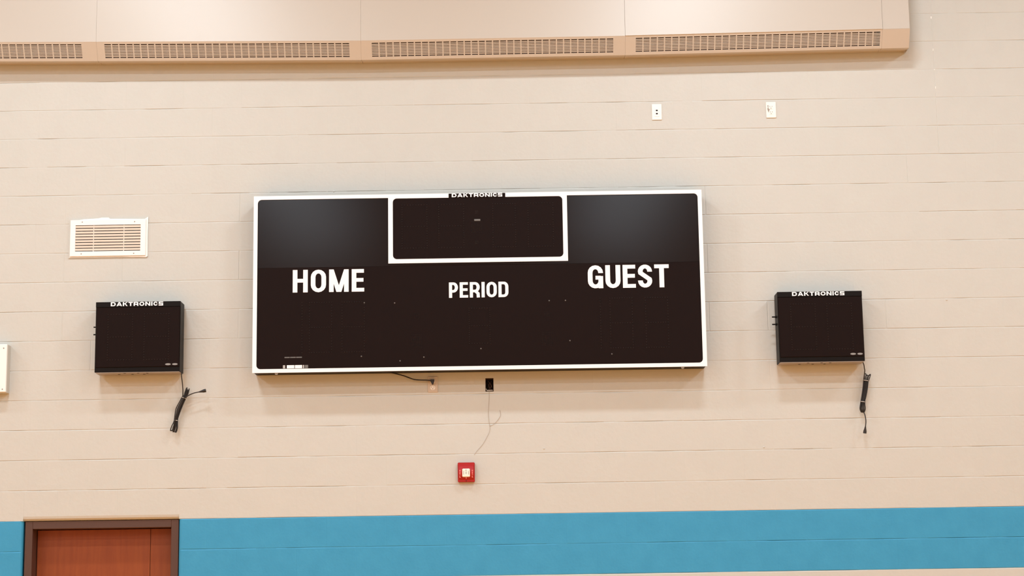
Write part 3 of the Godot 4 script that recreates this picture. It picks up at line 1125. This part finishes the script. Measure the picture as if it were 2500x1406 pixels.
func air_vent() -> void:
	var at := Vector3(-2.777, 4.165, 0)
	var t := thing("air_vent", "white louvred air vent with ragged white edge, above the left shot clock", "vent", at)
	var st := tool()
	ring(st, Vector2(-0.272, -0.139), Vector2(0.272, 0.137), Vector2(-0.2235, -0.0925), Vector2(0.2235, 0.0895), 0.001, 0.0, 0.005)
	part("painted_collar", st, M.wall, t, "cream painted collar behind the vent")
	st = tool()
	for q in [[Vector2(-0.262, -0.133), Vector2(0.1, -0.133), Vector2(0.16, -0.137), Vector2(0.262, -0.139), Vector2(0.2745, -0.131), Vector2(0.25, -0.118), Vector2(-0.262, -0.118)],
			[Vector2(0.25, -0.118), Vector2(0.2745, -0.131), Vector2(0.273, 0.0), Vector2(0.274, 0.146), Vector2(0.262, 0.139), Vector2(0.25, 0.13)],
			[Vector2(0.25, 0.118), Vector2(0.25, 0.13), Vector2(0.01, 0.135), Vector2(0.0, 0.144), Vector2(-0.05, 0.144), Vector2(-0.07, 0.139), Vector2(-0.17, 0.134), Vector2(-0.255, 0.12), Vector2(-0.255, 0.118)]]:
		plate(st, PackedVector2Array(q), 0.0045, 0.0075)
	part("ragged_edge", st, M.white_metal, t, "ragged strip of bare white around the vent")
	st = tool()
	# frame: four mitred sides around the opening
	var lo := Vector2(-0.2595, -0.1265)
	var hi := Vector2(0.2595, 0.1265)
	var il := Vector2(-0.2245, -0.0935)
	var ih := Vector2(0.2245, 0.0905)
	ring(st, lo, hi, il, ih, 0.001, 0.007, 0.0165)
	part("frame", st, M.white_metal, t)
	st = tool()
	sleeve(st, Rect2(VENT_HOLE.position - Vector2(at.x, at.y), VENT_HOLE.size), -0.6, 0.004, 0.0012)
	part("duct", st, M.steel, t)
	var n := 9
	for i in n:
		st = tool()
		var y := lerpf(ih.y, il.y, (i + 0.62) / (n + 0.22))
		# a blade that leans out at the top
		var c := [Vector3(il.x, y - 0.0062, 0.0112), Vector3(ih.x, y - 0.0062, 0.0112), Vector3(ih.x, y + 0.0066, 0.0142), Vector3(il.x, y + 0.0066, 0.0142)]
		face(st, c, Vector3(0, -0.4, 1))
		var back := []
		for p in c:
			back.append(p + Vector3(0, 0.0012, -0.0006))
		face(st, [c[3], c[2], back[2], back[3]], Vector3.UP)
		face(st, [c[0], c[1], back[1], back[0]], Vector3.DOWN)
		face(st, back, Vector3(0, 0.4, -1))
		part("louvre", st, M.louvre, t)
	for x in [-0.0995, 0.109]:
		st = tool()
		box(st, Vector3(x - 0.0025, il.y, 0.0082), Vector3(x + 0.0025, ih.y, 0.0118))
		part("mullion", st, M.louvre, t)
	for p in [[-0.179, 0.1125], [0.182, 0.110], [-0.181, -0.111], [0.18, -0.112]]:
		st = tool()
		dome(st, Vector3(p[0], p[1], 0.0163), 0.0048, 0.0018, 8)
		part("screw", st, M.smudge, t)


func duplex(st_face: Material, t: Node3D, z: float, ys: Array) -> void:
	for y in ys:
		var r := Node3D.new()
		r.name = "receptacle"
		t.add_child(r, true)
		var st := tool()
		plate(st, rounded(Vector2(-0.0165, y - 0.0145), Vector2(0.0165, y + 0.0145), 0.011, 4), z - 0.001, z + 0.0015)
		part("face", st, st_face, r)
		for s in [[-0.0075, 0.0045, 0.0016, 0.005], [0.0075, 0.0045, 0.0016, 0.004], [0.0, -0.0075, 0.003, 0.003]]:
			st = tool()
			box(st, Vector3(s[0] - s[2], y + s[1] - s[3], z), Vector3(s[0] + s[2], y + s[1] + s[3], z + 0.0018))
			part("slot", st, M.smudge if st_face == M.plastic else M.dark, r)


func fittings() -> void:
	var st := tool()
	var t := thing("data_plate", "white wall plate with two small black jacks, left of the power outlet", "wall plate", Vector3(1.0275, 5.002, 0))
	box(st, Vector3(-0.035, -0.0575, 0.0), Vector3(0.035, 0.0575, 0.007), 0.003)
	part("plate", st, M.plastic, t)
	st = tool()
	box(st, Vector3(-0.017, -0.034, 0.006), Vector3(0.017, 0.034, 0.0085), 0.001)
	part("insert", st, M.plastic, t)
	for y in [0.0105, -0.0125]:
		st = tool()
		box(st, Vector3(-0.0065, y - 0.0052, 0.008), Vector3(0.0065, y + 0.0052, 0.0091))
		part("jack", st, M.dark, t)
	t = thing("power_outlet", "white power outlet with grey smudges, high on the wall at the right", "power outlet", Vector3(1.824, 5.005, 0))
	st = tool()
	box(st, Vector3(-0.035, -0.0575, 0.0), Vector3(0.035, 0.0575, 0.007), 0.003)
	part("plate", st, M.plastic, t)
	duplex(M.plastic, t, 0.007, [0.0195, -0.0195])
	st = tool()
	plate(st, PackedVector2Array([Vector2(-0.025, 0.033), Vector2(-0.017, 0.034), Vector2(-0.0185, 0.012), Vector2(-0.008, 0.002), Vector2(-0.012, -0.004), Vector2(-0.02, -0.02), Vector2(-0.022, -0.008), Vector2(-0.0265, 0.008), Vector2(-0.022, 0.016)]), 0.0068, 0.0074)
	part("smudge", st, M.smudge, t, "grey smear on the plate")
	t = thing("power_outlet", "cream power outlet under the scoreboard with a black plug in it", "power outlet", Vector3(-0.548, 3.117, 0))
	st = tool()
	box(st, Vector3(-0.035, -0.0545, 0.0), Vector3(0.035, 0.0545, 0.0065), 0.003)
	part("plate", st, M.cream_plastic, t)
	duplex(M.plastic, t, 0.0065, [0.02, -0.0235])
	# open box in the wall
	t = thing("junction_box", "open dark electrical box set into the wall under the scoreboard", "electrical box", Vector3(-0.163, 3.108, 0))
	var hx := 0.0276
	var hy := 0.0456
	st = tool()
	sleeve(st, Rect2(-hx, -hy, 2.0 * hx, 2.0 * hy), -0.21, 0.001, 0.0015)
	part("metal_box", st, M.rusty_steel, t)
	st = tool()
	plate(st, PackedVector2Array([Vector2(-0.0225, -0.022), Vector2(-0.0195, -0.034), Vector2(0.020, -0.034), Vector2(0.0235, -0.04), Vector2(-0.017, -0.0415), Vector2(-0.0255, -0.03)]), -0.004, -0.001)
	part("rim_lip", st, M.silver, t, "bright metal lip")
	st = tool()
	tube(st, curve([Vector3(-0.012, 0.03, -0.04), Vector3(0.006, 0.01, -0.02), Vector3(0.012, -0.012, -0.018), Vector3(-0.006, -0.026, -0.03)], 0.006), [0.0028], 6)
	tube(st, curve([Vector3(0.014, 0.03, -0.04), Vector3(-0.004, 0.006, -0.022), Vector3(0.0, -0.02, -0.02), Vector3(0.014, -0.03, -0.03)], 0.006), [0.0028], 6)
	part("loose_wires", st, M.frame_brown, t)
	# string below the box
	t = thing("loose_string", "thin dusty string trailing down the wall below the open electrical box", "string", Vector3(-0.166, 3.06, 0))
	var o := t.position
	st = tool()
	tube(st, curve(rel([[-0.1659, 3.066, 0.002], [-0.1665, 3.008, 0.0025], [-0.1705, 2.95, 0.0025], [-0.1733, 2.911, 0.003], [-0.169, 2.86, 0.003], [-0.1640, 2.80, 0.003], [-0.1864, 2.75, 0.0025], [-0.2147, 2.703, 0.0025], [-0.2511, 2.6624, 0.0025], [-0.272, 2.635, 0.002]], o), 0.012), [0.0009], 5)
	part("strand", st, M.string, t)
	st = tool()
	tube(st, curve(rel([[-0.0945, 2.935, 0.002], [-0.0905, 2.914, 0.003], [-0.0915, 2.8957, 0.003], [-0.1157, 2.8599, 0.003], [-0.145, 2.835, 0.003], [-0.165, 2.828, 0.002]], o), 0.008), [0.001], 5)
	part("strand", st, M.string, t)
	# fire strobe
	t = thing("fire_alarm_strobe", "red fire alarm with a white strobe lens, under the scoreboard", "fire alarm", Vector3(-0.3262, 2.5165, 0))
	st = tool()
	box(st, Vector3(-0.057, -0.0655, 0.0), Vector3(0.057, 0.0655, 0.03), 0.004)
	part("housing", st, M.red, t)
	st = tool()
	# bulged front: an extruded arc, deepest in the middle
	var prof := []
	for k in 9:
		var f := -1.0 + 2.0 * k / 8.0
		prof.append(Vector2(f * 0.052, 0.03 + 0.018 * (1.0 - f * f)))
	for k in 8:
		var a: Vector2 = prof[k]
		var b: Vector2 = prof[k + 1]
		face(st, [Vector3(-0.05, a.x, a.y), Vector3(0.05, a.x, a.y), Vector3(0.05, b.x, b.y), Vector3(-0.05, b.x, b.y)], Vector3.BACK)
		for s in [-1.0, 1.0]:
			face(st, [Vector3(0.05 * s, a.x, a.y), Vector3(0.05 * s, b.x, b.y), Vector3(0.05 * s, b.x, 0.028), Vector3(0.05 * s, a.x, 0.028)], Vector3(s, 0, 0))
	part("front_cover", st, M.red, t)
	var lens := Node3D.new()
	lens.name = "strobe_lens"
	t.add_child(lens)
	st = tool()
	box(st, Vector3(-0.0265, -0.034, 0.04), Vector3(0.0255, 0.022, 0.058), 0.005)
	part("lens", st, M.lens, lens)
	for k in [[-0.0165, -0.006, 0.0016, 0.012], [0.0155, -0.006, 0.0016, 0.012], [-0.0005, -0.006, 0.0022, 0.009], [-0.001, 0.0115, 0.0032, 0.003]]:
		st = tool()
		box(st, Vector3(k[0] - k[2], k[1] - k[3], 0.0575), Vector3(k[0] + k[2], k[1] + k[3], 0.0586))
		part("flash_tube", st, M.smudge, lens)
	for x in [-0.0455, 0.0375]:
		word("FIRE", [0.75, 0.3, 0.85, 0.75], 0.3, 0.3, 0.25, Vector2(x, -0.037), Vector2(x + 0.008, 0.015), 0.0475, M.red_light, t, "small pale upright lettering reading FIRE", true)
	st = tool()
	box(st, Vector3(-0.003, -0.044, 0.036), Vector3(0.002, -0.035, 0.0475))
	part("lens_foot", st, M.red_light, t)
	st = tool()
	dome(st, Vector3(-0.0005, -0.058, 0.0295), 0.004, 0.002, 8)
	part("screw", st, M.dark, t)
	# box at the left edge of the view
	t = thing("wall_enclosure", "white faced metal box cut off by the left edge of the photo", "electrical box", Vector3(-3.5915, 3.0965, 0))
	st = tool()
	box(st, Vector3(-0.166, 0.0, 0.0), Vector3(0.166, 0.329, 0.072), 0.003)
	part("body", st, M.wall, t)
	st = tool()
	box(st, Vector3(-0.163, 0.003, 0.07), Vector3(0.163, 0.329, 0.08), 0.003)
	part("front_plate", st, M.white_metal, t)
	for p in [[0.14, 0.302], [0.14, 0.022], [-0.14, 0.302], [-0.14, 0.022]]:
		st = tool()
		dome(st, Vector3(p[0], p[1], 0.08), 0.005, 0.0018, 8)
		part("screw", st, M.smudge, t)


func _ready() -> void:
	set_camera()
	set_environment()
	noise.seed = 11
	noise.frequency = 0.05
	noise.fractal_octaves = 2
	make_materials()
	hall_lights()
	hall_shell()
	block_wall()
	door()
	cover(-4.678, -2.849, -4.61, -2.953, 0.0, false, Vector2(0.03, 0.006), "cream convector cover section at the left edge of the photo, only its grille end visible")
	cover(-2.849, -1.02, -2.794, -1.1006, 0.0, false, Vector2(0.006, -0.014), "cream convector cover section left of the scoreboard middle, with the longest bright grille")
	cover(-1.02, 0.809, -0.9446, 0.726, 0.0, false, Vector2(-0.014, -0.008), "cream convector cover section straight above the middle of the scoreboard")
	cover(0.809, 2.588, 0.882, 2.574, 0.004, true, Vector2(-0.008, 0.012), "cream convector cover section with the blank end piece, at the right end of the row")
	scoreboard()
	shot_clocks()
	air_vent()
	fittings()
